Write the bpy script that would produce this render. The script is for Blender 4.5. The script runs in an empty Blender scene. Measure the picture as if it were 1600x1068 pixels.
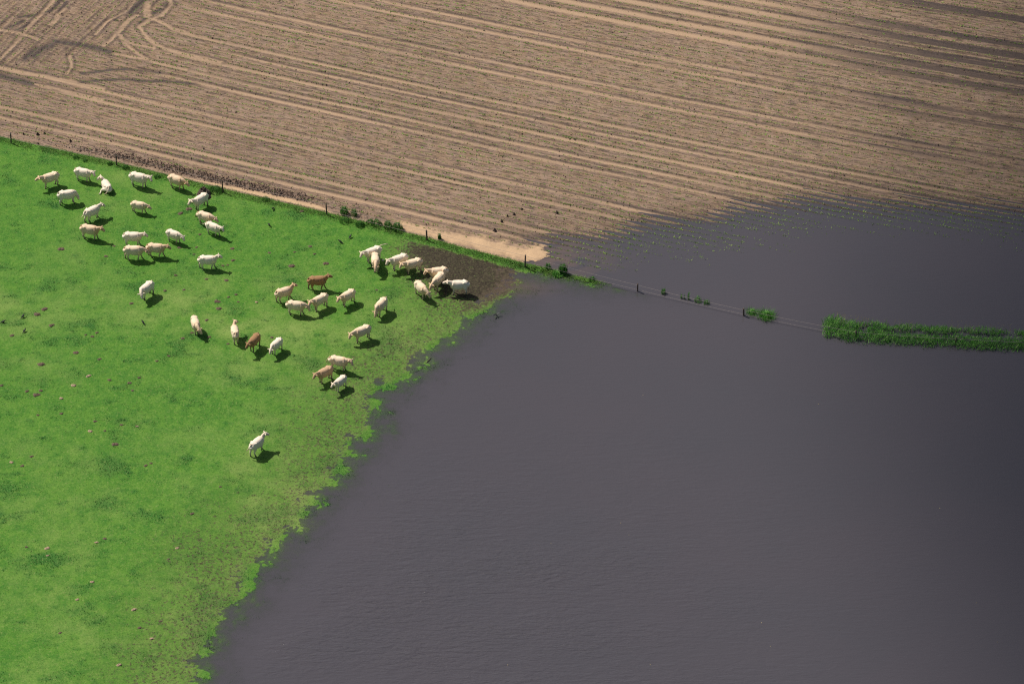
import bpy, math, random
import numpy as np
from mathutils import Vector, Matrix

random.seed(7)
rng = np.random.default_rng(7)
sc = bpy.context.scene
COL = sc.collection

# ------------------------------------------------------------------ camera
DEP, FL, CH = math.radians(38), 120.0, 189.5
cam_d = bpy.data.cameras.new('camera'); cam = bpy.data.objects.new('camera', cam_d); COL.objects.link(cam)
cam_d.lens = FL; cam_d.sensor_width = 36; cam_d.clip_start = 1; cam_d.clip_end = 20000
cam.location = (0, 0, CH); cam.rotation_euler = (math.radians(90) - DEP, 0, 0)
sc.camera = cam

def G(u, v, z=0.0):
    """ground point (height z) seen at photo pixel u, v; used once, to survey the place"""
    u = np.asarray(u, float); v = np.asarray(v, float)
    dx = (u-800)/1600*36/FL; dy = (534-v)/1600*36/FL
    dz = dy*math.cos(DEP)-math.sin(DEP); yy = dy*math.sin(DEP)+math.cos(DEP)
    t = (z-CH)/dz
    return dx*t, yy*t
def GL(pts): 
    a = np.array(pts, float); x, y = G(a[:, 0], a[:, 1]); return np.stack([x, y], 1)
def yref(x): return -0.37268*x + 0.000497*x*x + 3.47e-6*x**3
S0 = 255.3
def S_of(x, y): return y - yref(x) - S0

# ------------------------------------------------------------------ numpy noise
def _h(ix, iy, seed):
    n = (ix.astype(np.int64)*374761393 + iy.astype(np.int64)*668265263 + seed*982451653) & 0xffffffff
    n = ((n ^ (n >> 13))*1274126177) & 0xffffffff
    n = ((n ^ (n >> 16))*2246822519) & 0xffffffff
    return (n ^ (n >> 15)) & 0xffffffff
def perlin(x, y, seed=0):
    ix = np.floor(x).astype(np.int64); iy = np.floor(y).astype(np.int64)
    fx = x-ix; fy = y-iy
    ux = fx*fx*fx*(fx*(fx*6-15)+10); uy = fy*fy*fy*(fy*(fy*6-15)+10)
    def gr(a, b, px, py):
        th = _h(a, b, seed).astype(np.float64)*(2*math.pi/4294967296.0)
        return np.cos(th)*px+np.sin(th)*py
    n00 = gr(ix, iy, fx, fy); n10 = gr(ix+1, iy, fx-1, fy)
    n01 = gr(ix, iy+1, fx, fy-1); n11 = gr(ix+1, iy+1, fx-1, fy-1)
    return 1.45*((n00*(1-ux)+n10*ux)*(1-uy)+(n01*(1-ux)+n11*ux)*uy)
def fbm(x, y, seed=0, octv=3, gain=.5):
    r = 0; a = 1; s = 0
    for o in range(octv):
        r = r+a*perlin(x*2**o+o*17.3, y*2**o-o*9.1, seed+o); s += a; a *= gain
    return r/s
def sst(a, b, x):
    t = np.clip((x-a)/(b-a), 0, 1); return t*t*(3-2*t)
def polydist(x, y, P, closed=False):
    """distance to polyline and index parameter; chunked"""
    P = np.asarray(P); n = len(P); segs = [(P[i], P[(i+1) % n]) for i in range(n if closed else n-1)]
    best = np.full(x.shape, 1e18); side = np.zeros(x.shape)
    for a, b in segs:
        d = b-a; L2 = d@d+1e-9
        t = np.clip(((x-a[0])*d[0]+(y-a[1])*d[1])/L2, 0, 1)
        ex = x-a[0]-t*d[0]; ey = y-a[1]-t*d[1]; q = ex*ex+ey*ey
        m = q < best
        best = np.where(m, q, best); side = np.where(m, d[0]*ey-d[1]*ex, side)
    return np.sqrt(best), np.sign(side)
def inpoly(x, y, P):
    P = np.asarray(P); r = np.zeros(x.shape, bool); j = len(P)-1
    for i in range(len(P)):
        xi, yi = P[i]; xj, yj = P[j]
        c = ((yi > y) != (yj > y)) & (x < (xj-xi)*(y-yi)/(yj-yi+1e-12)+xi)
        r ^= c; j = i
    return r
def sdpoly(x, y, P):
    d, _ = polydist(x, y, P, True); return np.where(inpoly(x, y, P), d, -d)

# ------------------------------------------------------------------ surveyed lines
FENCE = GL([(-300, 145), (0, 217), (182, 257), (349, 298.5), (510, 335), (667, 374), (820, 413.5), (925, 436), (996, 453.5), (1162, 491.5), (1337, 526.5), (1492, 537), (1600, 543), (1900, 552)])
PSHORE = GL([(4000, 430), (930, 438), (880, 428), (815, 420), (803, 428), (804, 440), (800, 452), (785, 462), (770, 472), (755, 484), (728, 497), (722, 512), (700, 528), (668, 545), (655, 562),
             (648, 580), (628, 592), (612, 603), (592, 600), (584, 618), (588, 640), (580, 655), (586, 668), (572, 682), (548, 693), (553, 702), (535, 722), (527, 740), (519, 757), (500, 770), (492, 780),
             (474, 800), (470, 818), (448, 838), (432, 848), (424, 868), (408, 880), (390, 893), (384, 915), (383, 935), (358, 948), (352, 962), (336, 978), (325, 1000), (312, 1030), (318, 1052),
             (300, 1075), (270, 1130), (230, 1230), (100, 1500)])
FSHORE = GL([(790, 415), (838, 404), (850, 396), (848, 388), (880, 382), (935, 382), (985, 366), (1010, 352), (1060, 352), (1110, 347), (1150, 330), (1210, 328), (1260, 314), (1330, 322), (1400, 324), (1500, 326), (1600, 334), (1800, 345), (4000, 500)])
SAND = GL([(626, 352), (660, 358), (696, 366), (730, 370), (756, 375), (766, 381), (786, 379), (796, 386), (816, 386), (850, 384), (853, 398), (836, 408), (800, 402), (740, 389), (700, 378), (666, 369), (640, 363)])
MUD = GL([(640, 378), (690, 382), (740, 396), (790, 414), (806, 428), (800, 442), (785, 456), (750, 462), (715, 452), (690, 440), (650, 420), (620, 400)])
HEAD = GL([(-400, 125), (0, 108), (22, 112), (60, 100), (100, 100), (130, 88), (160, 76), (185, 62), (215, 42), (240, 20), (262, -6), (300, -60), (-400, -200)])
BANK = GL([(1306, 513), (1318, 517), (1340, 521), (1400, 524), (1500, 529), (1600, 534), (1900, 545)])

TRACKS = [(58.0, -99, .72), (53.0, -99, .72), (50.9, -99, .72), (48.5, -99, .72), (46.2, -99, .72), (44.2, -99, .72), (39.0, -99, .42), (37.25, -99, .42),
          (31.95, -32, .42), (30.1, -32, .42), (25.0, -34, .42), (23.2, -28, .36), (21.0, -34, .46), (18.5, -34, .44), (16.8, -37, .44),
          (11.75, -99, .42), (9.85, -45, .42), (5.1, -99, .48), (3.25, -99, .48)]
CURVES = [  # light turning tracks on the headland, half width
 ([(84, 2), (63, 27), (54, 35), (43, 47), (34, 58), (21, 74), (7, 88)], .45), ([(101, 17), (92, 25), (86, 36), (79, 41)], .5),
 ([(-20, 49), (0, 50), (17, 52), (34, 56), (51, 61), (60, 65)], .45), ([(212, 0), (200, 18), (180, 30), (167, 37), (158, 47), (150, 57)], .38),
 ([(213, 27), (203, 33), (194, 42), (187, 51), (181, 56), (173, 65), (161, 74)], .5), ([(230, 7), (229, 20), (231, 28)], .75),
 ([(264, 0), (267, 10), (259, 20), (252, 28), (235, 33), (228, 38), (217, 45)], .5), ([(241, 33), (252, 38), (269, 47), (300, 58), (345, 69)], .55),
 ([(217, 45), (224, 54), (230, 63), (241, 71), (258, 79), (275, 84), (300, 90), (345, 100)], .5),
 ([(187, 58), (196, 72), (210, 83), (225, 93), (239, 100), (258, 104), (290, 112)], .42), ([(177, 86), (196, 90), (228, 95)], .45),
 ([(193, 67), (213, 72), (241, 78)], .4), ([(-20, 108), (0, 110), (15, 112), (34, 117), (67, 121), (88, 126), (107, 129), (127, 134), (160, 141)], .55),
 ([(54, 134), (67, 138), (90, 142), (112, 148), (160, 158)], .45), ([(0, 96), (12, 84), (21, 74)], .4), ([(109, 90), (112, 108), (104, 118)], .35)]
DARKC = [([(128, 118), (162, 114), (174, 112), (203, 111), (224, 114), (250, 117)], .28), ([(125, 132), (160, 128), (200, 127), (225, 130), (260, 130), (305, 134)], .28),
 ([(86, 68), (120, 72), (150, 78), (172, 84)], .55), ([(0, 121), (25, 127), (50, 134)], .6), ([(226, 0), (216, 12), (205, 22)], .7), ([(240, 24), (250, 18)], .35), ([(262, 10), (262, 13)], .6),
 ([(30, 30), (45, 28), (58, 26)], .3), ([(66, 24), (80, 20), (90, 8), (98, 0)], .25), ([(16, 45), (28, 40), (35, 36)], .25), ([(25, 50), (38, 45), (46, 39)], .25), ([(54, 90), (66, 80), (80, 74)], .7), ([(40, 95), (50, 84), (60, 78)], .5),
 ([(92, 22), (98, 14), (105, 6)], .25), ([(180, 34), (190, 25), (200, 16), (210, 4)], .22), ([(203, 20), (212, 10), (220, 4)], .22), ([(216, 40), (226, 33)], .25)]

def geo(x, y):
    """height and surface masks of the land; x, y arrays"""
    S = S_of(x, y); ye = np.interp(x, FENCE[:, 0], FENCE[:, 1]); F = y-ye          # F>0: field side of the fence
    # ---- pasture
    d, sd = polydist(x, y, PSHORE); d = d*-sd                                          # >0 on land
    n_lo = fbm(x/1.6, y/1.6, 11, 3); n_hi = fbm(x/.34, y/.34, 21, 2); n_big = fbm(x/14, y/14, 31, 3)
    tuft = np.clip(.75*sst(.02, .50, fbm(x/4.6, y/2.9, 41, 4, .62)+.15*n_big)+.5*sst(.2, .5, fbm(x/1.7, y/1.2, 42, 3, .6)), 0, 1)
    bankz = np.exp(-(polydist(x, y, BANK)[0]/1.75)**4)*.62-.70
    zp = np.where(d > 0, .030*np.minimum(d, 9)+.002*np.minimum(np.maximum(d-9, 0), 40), .034*d)
    near = np.exp(-(d/5.0)**2)
    zp = zp+n_lo*(.022+.045*near)+n_hi*(.014+.016*near)+tuft*.02
    mudp = .88*sst(-4.5, 2.8, sdpoly(x, y, MUD)+1.6*n_big+1.8*n_lo)
    tramp = sst(11, 2.5, d+4.5*n_big+2.5*n_lo)*sst(-.6, 1.0, d)*sst(-4, 0, -F-.5)*.50
    pock = fbm(x/.42, y/.42, 51, 2)
    mud = np.clip(mudp*.95+tramp*.85, 0, 1)*sst(-.75, -1.5, F+.35*n_lo)
    zp = zp-mud*(.02+.05*sst(0, .5, pock))+mudp*.03
    verge = np.exp(-(F/.8)**2)*sst(9.5, 4.0, x)
    zp = np.maximum(zp, np.where(x > -4, -.30+.52*np.exp(-(F/.75)**2)*sst(9.8, 2.0, x)+.03*n_lo+.012*n_hi, -9))
    bz_ = np.where(x > 27, bankz+.02*n_lo, -9.); zp = np.where(F > .4, np.maximum(bz_, -.7), np.maximum(zp, bz_))
    zp = np.maximum(zp, -.7)
    # ---- field
    df, sdf = polydist(x, y, FSHORE); df = df*sdf
    hd = sst(-.6, .6, sdpoly(x, y, HEAD)+.8*n_lo)
    Sw = S+.10*fbm(x/9, y/9, 61, 2)
    al = fbm(x/7.0, Sw/.33, 71, 3); al2 = fbm(x/2.2, Sw/.16, 81, 2); cl = fbm(x/.24, y/.24, 91, 2)
    row = np.cos(2*math.pi*(S/.8+.25))
    # headland rows run across
    th = math.radians(64); hx = -x*math.sin(th)+y*math.cos(th); hy = x*math.cos(th)+y*math.sin(th)
    alh = fbm(hy/5.0, hx/.3, 72, 3); rowh = np.cos(2*math.pi*hx/.75)
    mask_s = sst(-.2, .4, x*0+1)
    R = row*(1-hd)+rowh*hd; AL = al*(1-hd)+alh*hd
    trk = np.zeros(x.shape); edge = np.zeros(x.shape)
    for ts, x0, hw in TRACKS:
        o = S-ts+.10*perlin(x/11, x*0+ts, 5); on = sst(x0-3, x0+3, x)
        fade = .40+.60*sst(-.5, .35, fbm(x/16+ts*3.1, x*0+ts, 15, 2)) if ts < 44 else 1.0
        o = o+.035*n_hi; trk = np.maximum(trk, on*fade*np.exp(-(o/(hw*.58))**4)); edge = np.maximum(edge, on*(.35+.65*fade)*np.exp(-((o-hw*.62-.17-.06*cl)/.18)**2))
        edge = np.maximum(edge, .4*on*np.exp(-((o+hw*1.35)/.16)**2))
    hreg = sst(-27, -31, x)*sst(6, 9, S)
    if hreg.max() > 0:
        m = hreg > 0; xm = x[m]; ym = y[m]; t2 = trk[m]; e2 = edge[m]
        for P, hw in CURVES:
            dd, _ = polydist(xm, ym, GL(P)); dd = dd+.1*n_hi[m]
            dd = dd+.16*n_lo[m]; t2 = np.maximum(t2, np.clip(.75+.5*al2[m]+.4*n_lo[m], .2, 1)*np.exp(-(dd/(hw*.47))**4)); e2 = np.maximum(e2*(1-np.exp(-(dd/(hw*.8))**4)), .75*np.exp(-((dd-hw*.47-.18)/.13)**2))
        trk[m] = t2; edge[m] = e2
    dk = np.zeros(x.shape)
    if hreg.max() > 0:
        m = hreg > 0; k2 = dk[m]
        for P, hw in DARKC:
            dd, _ = polydist(x[m], y[m], GL(P)); k2 = np.maximum(k2, np.exp(-((dd+.12*n_hi[m])/hw)**2))
        dk[m] = k2
    # clod ridge and bare sand along the fence
    lft = sst(-17.5, -20.5, x)*sst(-48, -33, x)
    ridge = np.exp(-((F-1.35-.25*n_lo-.02*(x+30))/.55)**2)*lft
    ridge2 = np.exp(-((F-1.5-.3*n_lo)/.6)**2)*sst(-20, -17, x)*sst(-11, -14, x)*.5
    sandw = .16+.55*sst(-34, -23, x)*sst(-16.5, -19, x)+.15*n_lo
    sand = sst(.0, .25, F-.12)*sst(sandw+.25, sandw, F)*sst(-44, -36, x)
    sp = sst(-.75, .55, sdpoly(x, y, SAND)+.75*n_lo+.45*n_hi+.55*al)
    sand = np.maximum(sand, sp)
    soft = 1-np.maximum(np.maximum(sand, trk), 0)
    zf = -.03*np.exp(-(((x-6.5)/5.5)**2+((y-256.5)/3.)**2))*(1-sp)+np.where(df > 0, .026*np.minimum(df, 4.5)+.006*np.clip(df-4.5, 0, 10)+.05*sst(0, 25, df), .028*df)-.012*sst(6, 2, df)
    slopeS = sst(0, 2.2, F)
    prof = .030*R*(1-trk)-.045*trk+.050*edge*(.6+.6*cl)+.040*AL+.018*al2*(1-trk)+.022*cl*soft
    zf = zf+prof*(1-.8*sand)*slopeS+(ridge+ridge2)*(.10+.16*np.abs(cl)+.05*al2)+sand*.015*n_lo+sp*.055
    zf = np.maximum(zf, -.7)
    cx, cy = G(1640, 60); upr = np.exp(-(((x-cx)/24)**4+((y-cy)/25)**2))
    wet = np.clip(.20+.36*n_big+.72*AL+.75*hd*np.clip(rowh*.6+alh*1.6, 0, 1)-.5*np.clip(zf-.05, -.2, .25)*2+1.1*edge*(.85+.5*cl), 0, 1)
    dry = sst(.02, .16, zf)
    wet = np.clip(wet*(1-.25*dry)+(1-sst(.0, .022, zf))*.5, 0, 1)
    spots = sst(.42, .75, fbm(x/6.5, S/1.1, 101, 3)+.12*sst(-5, 40, x))*.7
    wet = np.maximum(wet, spots*(1-trk*.5)); wet = np.maximum(wet, dk); wet = np.maximum(wet, np.maximum(ridge, ridge2)*(.50+.6*cl)); 
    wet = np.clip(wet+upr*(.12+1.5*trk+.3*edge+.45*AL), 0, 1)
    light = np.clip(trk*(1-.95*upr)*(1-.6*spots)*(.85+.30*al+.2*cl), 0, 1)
    wet = wet*(1-np.clip(light, 0, 1)*.9)*(1-.85*sand*sst(-.02, .05, zf+.02))
    return dict(bank=bz_, S=S, F=F, d=d, df=df, zp=zp, zf=zf, lush=np.clip(.5+.55*n_big-.15*n_lo, 0, 1), tuft=tuft, mud=mud, mudp=mudp, pock=pock, verge=verge, wet=wet, light=light, sand=sand, hd=hd, trk=trk, cl=cl, ridge=ridge)

# ------------------------------------------------------------------ materials
def new_mat(name):
    m = bpy.data.materials.new(name); m.use_nodes = True; nt = m.node_tree
    for n in list(nt.nodes): nt.nodes.remove(n)
    return m, nt, nt.nodes, nt.links
class NB:
    def __init__(s, name):
        s.m, s.nt, s.n, s.l = new_mat(name)
        s.out = s.n.new('ShaderNodeOutputMaterial')
    def node(s, t, **kw):
        n = s.n.new(t)
        for k, v in kw.items(): setattr(n, k, v)
        return n
    def link(s, a, b): s.l.new(a, b)
    def val(s, sock, v):
        if isinstance(v, (int, float)): sock.default_value = v
        elif isinstance(v, tuple): sock.default_value = v if len(v) == len(sock.default_value) else (*v, 1)
        else: s.link(v, sock)
    def attr(s, name, col=False):
        n = s.node('ShaderNodeAttribute', attribute_name=name); return n.outputs['Color' if col else 'Fac']
    def noise(s, scale, detail=4, rough=.6, vec=None, dist=0):
        n = s.node('ShaderNodeTexNoise'); n.inputs['Scale'].default_value = scale; n.inputs['Detail'].default_value = detail
        n.inputs['Roughness'].default_value = rough; n.inputs['Distortion'].default_value = dist
        if vec is None: vec = s.node('ShaderNodeTexCoord').outputs['Object']
        s.link(vec, n.inputs['Vector']); return n.outputs['Fac']
    def math(s, op, a, b=0.0, clamp=False):
        n = s.node('ShaderNodeMath', operation=op); n.use_clamp = clamp; s.val(n.inputs[0], a); s.val(n.inputs[1], b); return n.outputs[0]
    def remap(s, a, lo, hi, o0=0.0, o1=1.0):
        n = s.node('ShaderNodeMapRange'); s.val(n.inputs[0], a)
        n.inputs[1].default_value = lo; n.inputs[2].default_value = hi; n.inputs[3].default_value = o0; n.inputs[4].default_value = o1
        return n.outputs[0]
    def mix(s, f, a, b, mode='MIX'):
        n = s.node('ShaderNodeMix', data_type='RGBA', blend_type=mode); s.val(n.inputs[0], f); s.val(n.inputs[6], a); s.val(n.inputs[7], b); return n.outputs[2]
    def bump(s, h, strength, dist=.02):
        n = s.node('ShaderNodeBump'); n.inputs['Strength'].default_value = strength; n.inputs['Distance'].default_value = dist; s.link(h, n.inputs['Height']); return n.outputs[0]
    def bsdf(s, color, rough=.8, normal=None, spec=.3, **kw):
        b = s.node('ShaderNodeBsdfPrincipled'); s.val(b.inputs['Base Color'], color); s.val(b.inputs['Roughness'], rough); s.val(b.inputs['Specular IOR Level'], spec)
        for k, v in kw.items(): s.val(b.inputs[k.replace('_', ' ')], v)
        if normal is not None: s.link(normal, b.inputs['Normal'])
        s.link(b.outputs[0], s.out.inputs[0]); return b

def mat_pasture():
    b = NB('pasture_grass')
    lush, tuft, mud = b.attr('lush'), b.attr('tuft'), b.attr('mud')
    n1 = b.noise(1.3, 5, .7); n2 = b.noise(6, 4, .75); n3 = b.noise(.3, 4, .6)
    c = b.mix(b.remap(n1, .36, .64), (.098, .225, .026), (.050, .162, .018))
    c = b.mix(b.math('MULTIPLY', b.remap(lush, .38, .85), b.remap(n3, .38, .60)), c, (.185, .275, .062))
    c = b.mix(b.math('MULTIPLY', tuft, b.remap(n1, .25, .6, .95, .6)), c, (.016, .092, .018))
    c = b.mix(b.remap(n2, .54, .72, 0, .85), c, (.225, .275, .085))
    c = b.mix(b.remap(n2, .46, .30, 0, .7), c, (.020, .100, .014))
    mu = b.mix(b.remap(n2, .38, .60), (.028, .019, .014), (.095, .066, .047))
    c = b.mix(b.math('MULTIPLY', mud, .42), c, (.150, .150, .050))
    c = b.mix(b.remap(b.math('ADD', b.noise(4.0, 4, .75), b.math('MULTIPLY', mud, .32)), .645, .735, 0, .85), c, mu)
    c = b.mix(b.math('MULTIPLY', b.remap(mud, .55, .85), b.remap(n2, .38, .60, 1.0, .30)), c, (.030, .021, .016))
    c = b.mix(b.attr('silt'), c, (.17, .115, .085))
    b.bsdf(c, .85, b.bump(n2, .6, .04), .15); return b.m
def mat_field():
    b = NB('ploughed_soil')
    wet, light, sand = b.attr('wet'), b.attr('light'), b.attr('sand')
    n1 = b.noise(5.5, 5, .7); n2 = b.noise(.8, 4, .6); n3 = b.noise(6.5, 3, .7)
    cx = b.node('ShaderNodeCombineXYZ'); sx = b.node('ShaderNodeSeparateXYZ'); b.link(b.node('ShaderNodeTexCoord').outputs['Object'], sx.inputs[0])
    b.link(sx.outputs[0], cx.inputs[0]); b.link(b.math('MULTIPLY', b.attr('rows'), 6.0), cx.inputs[1]); st = b.noise(.85, 4, .7, cx.outputs[0])
    free = b.math('SUBTRACT', 1.0, b.math('MAXIMUM', light, sand))
    c = b.mix(b.remap(n1, .3, .7), (.212, .137, .085), (.330, .218, .134))
    c = b.mix(b.remap(n2, .35, .65), c, (.290, .200, .145))
    c = b.mix(b.math('MULTIPLY', b.remap(st, .51, .37), b.math('MULTIPLY', free, .95)), c, (.095, .066, .052))
    c = b.mix(b.math('MULTIPLY', b.remap(st, .52, .66), b.math('MULTIPLY', free, .5)), c, (.400, .280, .190))
    c = b.mix(b.math('MULTIPLY', light, b.remap(n1, .32, .5, .6, 1.0)), c, (.430, .292, .184))
    c = b.mix(b.math('MULTIPLY', wet, b.remap(n1, .30, .62, 1.0, .82)), c, (.043, .032, .030))
    c = b.mix(b.math('MULTIPLY', b.remap(n3, .585, .67), b.math('MULTIPLY', free, .85)), c, (.085, .060, .050))
    c = b.mix(sand, c, b.mix(b.remap(n2, .3, .7), (.57, .385, .225), (.46, .31, .185)))
    b.bsdf(c, b.remap(wet, .5, 1, .92, .6), b.bump(n1, .7, .05), .2); return b.m
def mat_blades(name, ca, cb, cc):
    b = NB(name); t = b.attr('tint')
    c = b.mix(b.remap(t, 0, .5), ca, cb); c = b.mix(b.remap(t, .5, 1), c, cc)
    d = b.node('ShaderNodeBsdfPrincipled'); b.link(c, d.inputs['Base Color']); d.inputs['Roughness'].default_value = .7; d.inputs['Specular IOR Level'].default_value = .2
    tr = b.node('ShaderNodeBsdfTranslucent'); b.link(c, tr.inputs[0]); mx = b.node('ShaderNodeMixShader'); mx.inputs[0].default_value = .3
    b.link(d.outputs[0], mx.inputs[1]); b.link(tr.outputs[0], mx.inputs[2]); b.link(mx.outputs[0], b.out.inputs[0]); return b.m
def mat_water():
    b = NB('flood_water')
    tc = b.node('ShaderNodeTexCoord').outputs['Object']
    mp = b.node('ShaderNodeMapping'); mp.inputs['Rotation'].default_value = (0, 0, .22); mp.inputs['Scale'].default_value = (.55, 2.2, 1); b.link(tc, mp.inputs[0])
    w1 = b.noise(1.15, 3, .6, mp.outputs[0], .5); w2 = b.noise(4.0, 2, .5, mp.outputs[0], .3)
    amp = b.attr('ripple')
    h = b.math('MULTIPLY', b.math('ADD', w1, b.math('MULTIPLY', w2, .35)), amp)
    silt = b.noise(.05, 4, .55)
    c = b.mix(b.remap(silt, .35, .65), (.071, .064, .073), (.066, .062, .071))
    c = b.mix(b.attr('silt'), c, (.200, .125, .090))
    p = b.node('ShaderNodeBsdfPrincipled'); b.link(c, p.inputs['Base Color']); p.inputs['Roughness'].default_value = .06; p.inputs['IOR'].default_value = 1.33
    b.link(b.bump(h, 1.0, .16), p.inputs['Normal'])
    tr = b.node('ShaderNodeBsdfTransparent'); mx = b.node('ShaderNodeMixShader')
    b.link(b.attr('murk'), mx.inputs[0]); b.link(tr.outputs[0], mx.inputs[1]); b.link(p.outputs[0], mx.inputs[2]); b.link(mx.outputs[0], b.out.inputs[0]); return b.m
def mat_simple(name, ca, cb, scale=6, rough=.8, bump=.3, bd=.02):
    b = NB(name); n = b.noise(scale, 5, .65); b.bsdf(b.mix(b.remap(n, .3, .7), ca, cb), rough, b.bump(n, bump, bd), .25); return b.m
def mat_cow():
    b = NB('cow_coat'); n = b.noise(5, 4, .6); n2 = b.noise(40, 2, .6)
    c = b.mix(b.remap(n, .35, .7, 0, .35), b.attr('coat', True), b.mix(1.0, b.attr('coat', True), (.84, .76, .66), 'MULTIPLY'))
    b.bsdf(c, .75, b.bump(n2, .25, .01), .2, Sheen_Weight=.15); return b.m

M_pasture, M_field, M_water, M_cow = mat_pasture(), mat_field(), mat_water(), mat_cow()
M_grass = mat_blades('grass_blade', (.013, .084, .016), (.080, .208, .028), (.235, .310, .095))
M_weed = mat_blades('weed_leaf', (.030, .115, .028), (.085, .240, .040), (.210, .350, .100))
M_lush = mat_blades('rank_leaf', (.055, .210, .040), (.160, .400, .070), (.360, .540, .180))
M_maize = mat_blades('maize_leaf', (.170, .330, .050), (.290, .450, .090), (.420, .520, .150))
M_straw = mat_blades('straw_stalk', (.30, .24, .10), (.42, .34, .16), (.50, .42, .24))
M_wood = mat_simple('weathered_post_wood', (.060, .042, .032), (.150, .110, .085), 9, .9, .5)
M_wire = mat_simple('fence_wire_metal', (.30, .25, .22), (.42, .36, .32), 20, .5, .1)
M_dung = mat_simple('dry_dung', (.075, .052, .036), (.165, .115, .080), 14, .9, .7)
M_dungp = mat_simple('pale_dung', (.30, .21, .14), (.42, .30, .20), 14, .9, .7)
M_soil = mat_simple('dark_soil', (.045, .032, .026), (.120, .085, .065), 9, .95, .8, .05)
M_crumb = mat_simple('crumbled_soil', (.105, .072, .055), (.230, .160, .115), 2.5, .95, .5, .03)
M_bird = mat_simple('black_feathers', (.010, .010, .012), (.028, .028, .034), 20, .5, .2)
M_beak = mat_simple('dark_beak', (.02, .02, .02), (.05, .045, .04), 20, .5, .1)
M_white = mat_simple('white_lump_surface', (.70, .66, .60), (.82, .80, .76), 20, .8, .4)

# ------------------------------------------------------------------ mesh helpers
def tag(o, label=None, cat=None, group=None, kind=None):
    if label: o['label'] = label
    if cat: o['category'] = cat
    if group: o['group'] = group
    if kind: o['kind'] = kind
    return o
def mesh_np(name, V, Q, mat, attrs=None, smooth=True, parent=None, tri=False):
    k = 3 if tri else 4
    me = bpy.data.meshes.new(name); V = np.asarray(V, np.float32); Q = np.asarray(Q, np.int32)
    me.vertices.add(len(V)); me.vertices.foreach_set('co', V.ravel())
    me.loops.add(len(Q)*k); me.loops.foreach_set('vertex_index', Q.ravel())
    me.polygons.add(len(Q)); me.polygons.foreach_set('loop_start', np.arange(0, len(Q)*k, k, dtype=np.int32))
    me.polygons.foreach_set('use_smooth', np.full(len(Q), smooth, bool))
    for an, av in (attrs or {}).items():
        av = np.asarray(av, np.float32)
        if av.ndim == 2: a = me.attributes.new(an, 'FLOAT_COLOR', 'POINT'); a.data.foreach_set('color', av.ravel())
        else: a = me.attributes.new(an, 'FLOAT', 'POINT'); a.data.foreach_set('value', av)
    me.update(calc_edges=True); me.materials.append(mat)
    o = bpy.data.objects.new(name, me); COL.objects.link(o)
    if parent: o.parent = parent
    return o

# ------------------------------------------------------------------ land and water
xs = np.arange(-66, 66.01, .13)
ss = np.concatenate([np.arange(-86, -2, .12), np.arange(-2, 72, .088)])
X, SS = np.meshgrid(xs, ss); Y = SS+S0+yref(X)
nx, ns = len(xs), len(ss)
g = geo(X.ravel(), Y.ravel())
X = X.ravel(); Y = Y.ravel()
isf = g['F'] > 0
Zg = np.where(isf, g['zf'], g['zp'])
# the verge joins both sides
bl = sst(-.6, .25, g['F']); zmix = g['zp']*(1-bl)+g['zf']*bl; Zg = np.where(np.abs(g['F']) < .7, zmix, Zg)
vb = (g['verge'] > .01) & (np.abs(g['F']) < 2); Zg = np.where(vb, np.maximum(Zg, g['zp']*sst(1.0, -.2, g['F'])+(-.3)*sst(-.2, 1.0, g['F'])), Zg)
bk = (X > 27); Zg = np.where(bk, np.maximum(Zg, g['bank']), Zg)
idx = np.arange(nx*ns).reshape(ns, nx)
Q = np.stack([idx[:-1, :-1], idx[:-1, 1:], idx[1:, 1:], idx[1:, :-1]], -1).reshape(-1, 4)
fq = (isf[Q].sum(1) >= 2)
onbank = (g['bank'] > -.3)[Q].any(1)
fq = fq & ~onbank
def sub(Qs):
    u, inv = np.unique(Qs, return_inverse=True); return u, inv.reshape(-1, 4)
# below-water silt patches (the brown swirl by the sand)
cx, cy = G(870, 400); siltw = np.exp(-(((X-cx)/4.5)**2+((Y-cy)/3.2)**2))*sst(-.3, .5, fbm(X/2, Y/1.2, 7, 3)+.2)*isf*.38
cx, cy = G(800, 450); siltw = np.maximum(siltw, np.exp(-(((X-cx)/3.2)**2+((Y-cy)/1.2)**2))*.35)
u, q = sub(Q[~fq]); V = np.stack([X, Y, Zg], 1)
silt_l = np.where((g['mud'] > .3) & (Zg < .05), sst(.06, -.03, Zg)*.55*g['mud'], 0)
tag(mesh_np('pasture', V[u], q, M_pasture, dict(lush=g['lush'][u], tuft=g['tuft'][u], mud=np.maximum(g['mud'][u]*sst(-.15, .0, Zg[u]), .8*sst(-.5, -.25, g['bank'][u])), silt=silt_l[u])), kind='structure')
u, q = sub(Q[fq])
tag(mesh_np('field', V[u], q, M_field, dict(wet=g['wet'][u], light=g['light'][u], sand=g['sand'][u], rows=g['S'][u])), kind='structure')
wq = (Zg[Q].min(1) < .01)
u, q = sub(Q[wq]); depth = np.maximum(-Zg[u], 0)
n_m = fbm(X[u]/.5, Y[u]/.5, 77, 2)
murk = 1-np.exp(-np.maximum(depth+.012*n_m, 0)/np.where(isf[u], .020, .055)); murk = np.clip(np.where(isf[u], .74, .36)+murk*np.where(isf[u], .30, .70), 0, 1)
cx, cy = G(700, 960); ripple = .12+1.05*np.exp(-(((X[u]-cx)/26)**2+((Y[u]-cy)/17)**2))*sst(2, 7, -g['d'][u])
ripple = ripple*(.7+.5*fbm(X[u]/9, Y[u]/5, 55, 3))
Vw = V[u].copy(); Vw[:, 2] = 0
tag(mesh_np('water', Vw, q, M_water, dict(murk=murk, ripple=ripple, silt=siltw[u]*sst(.5, .1, depth))), kind='structure')
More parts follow.
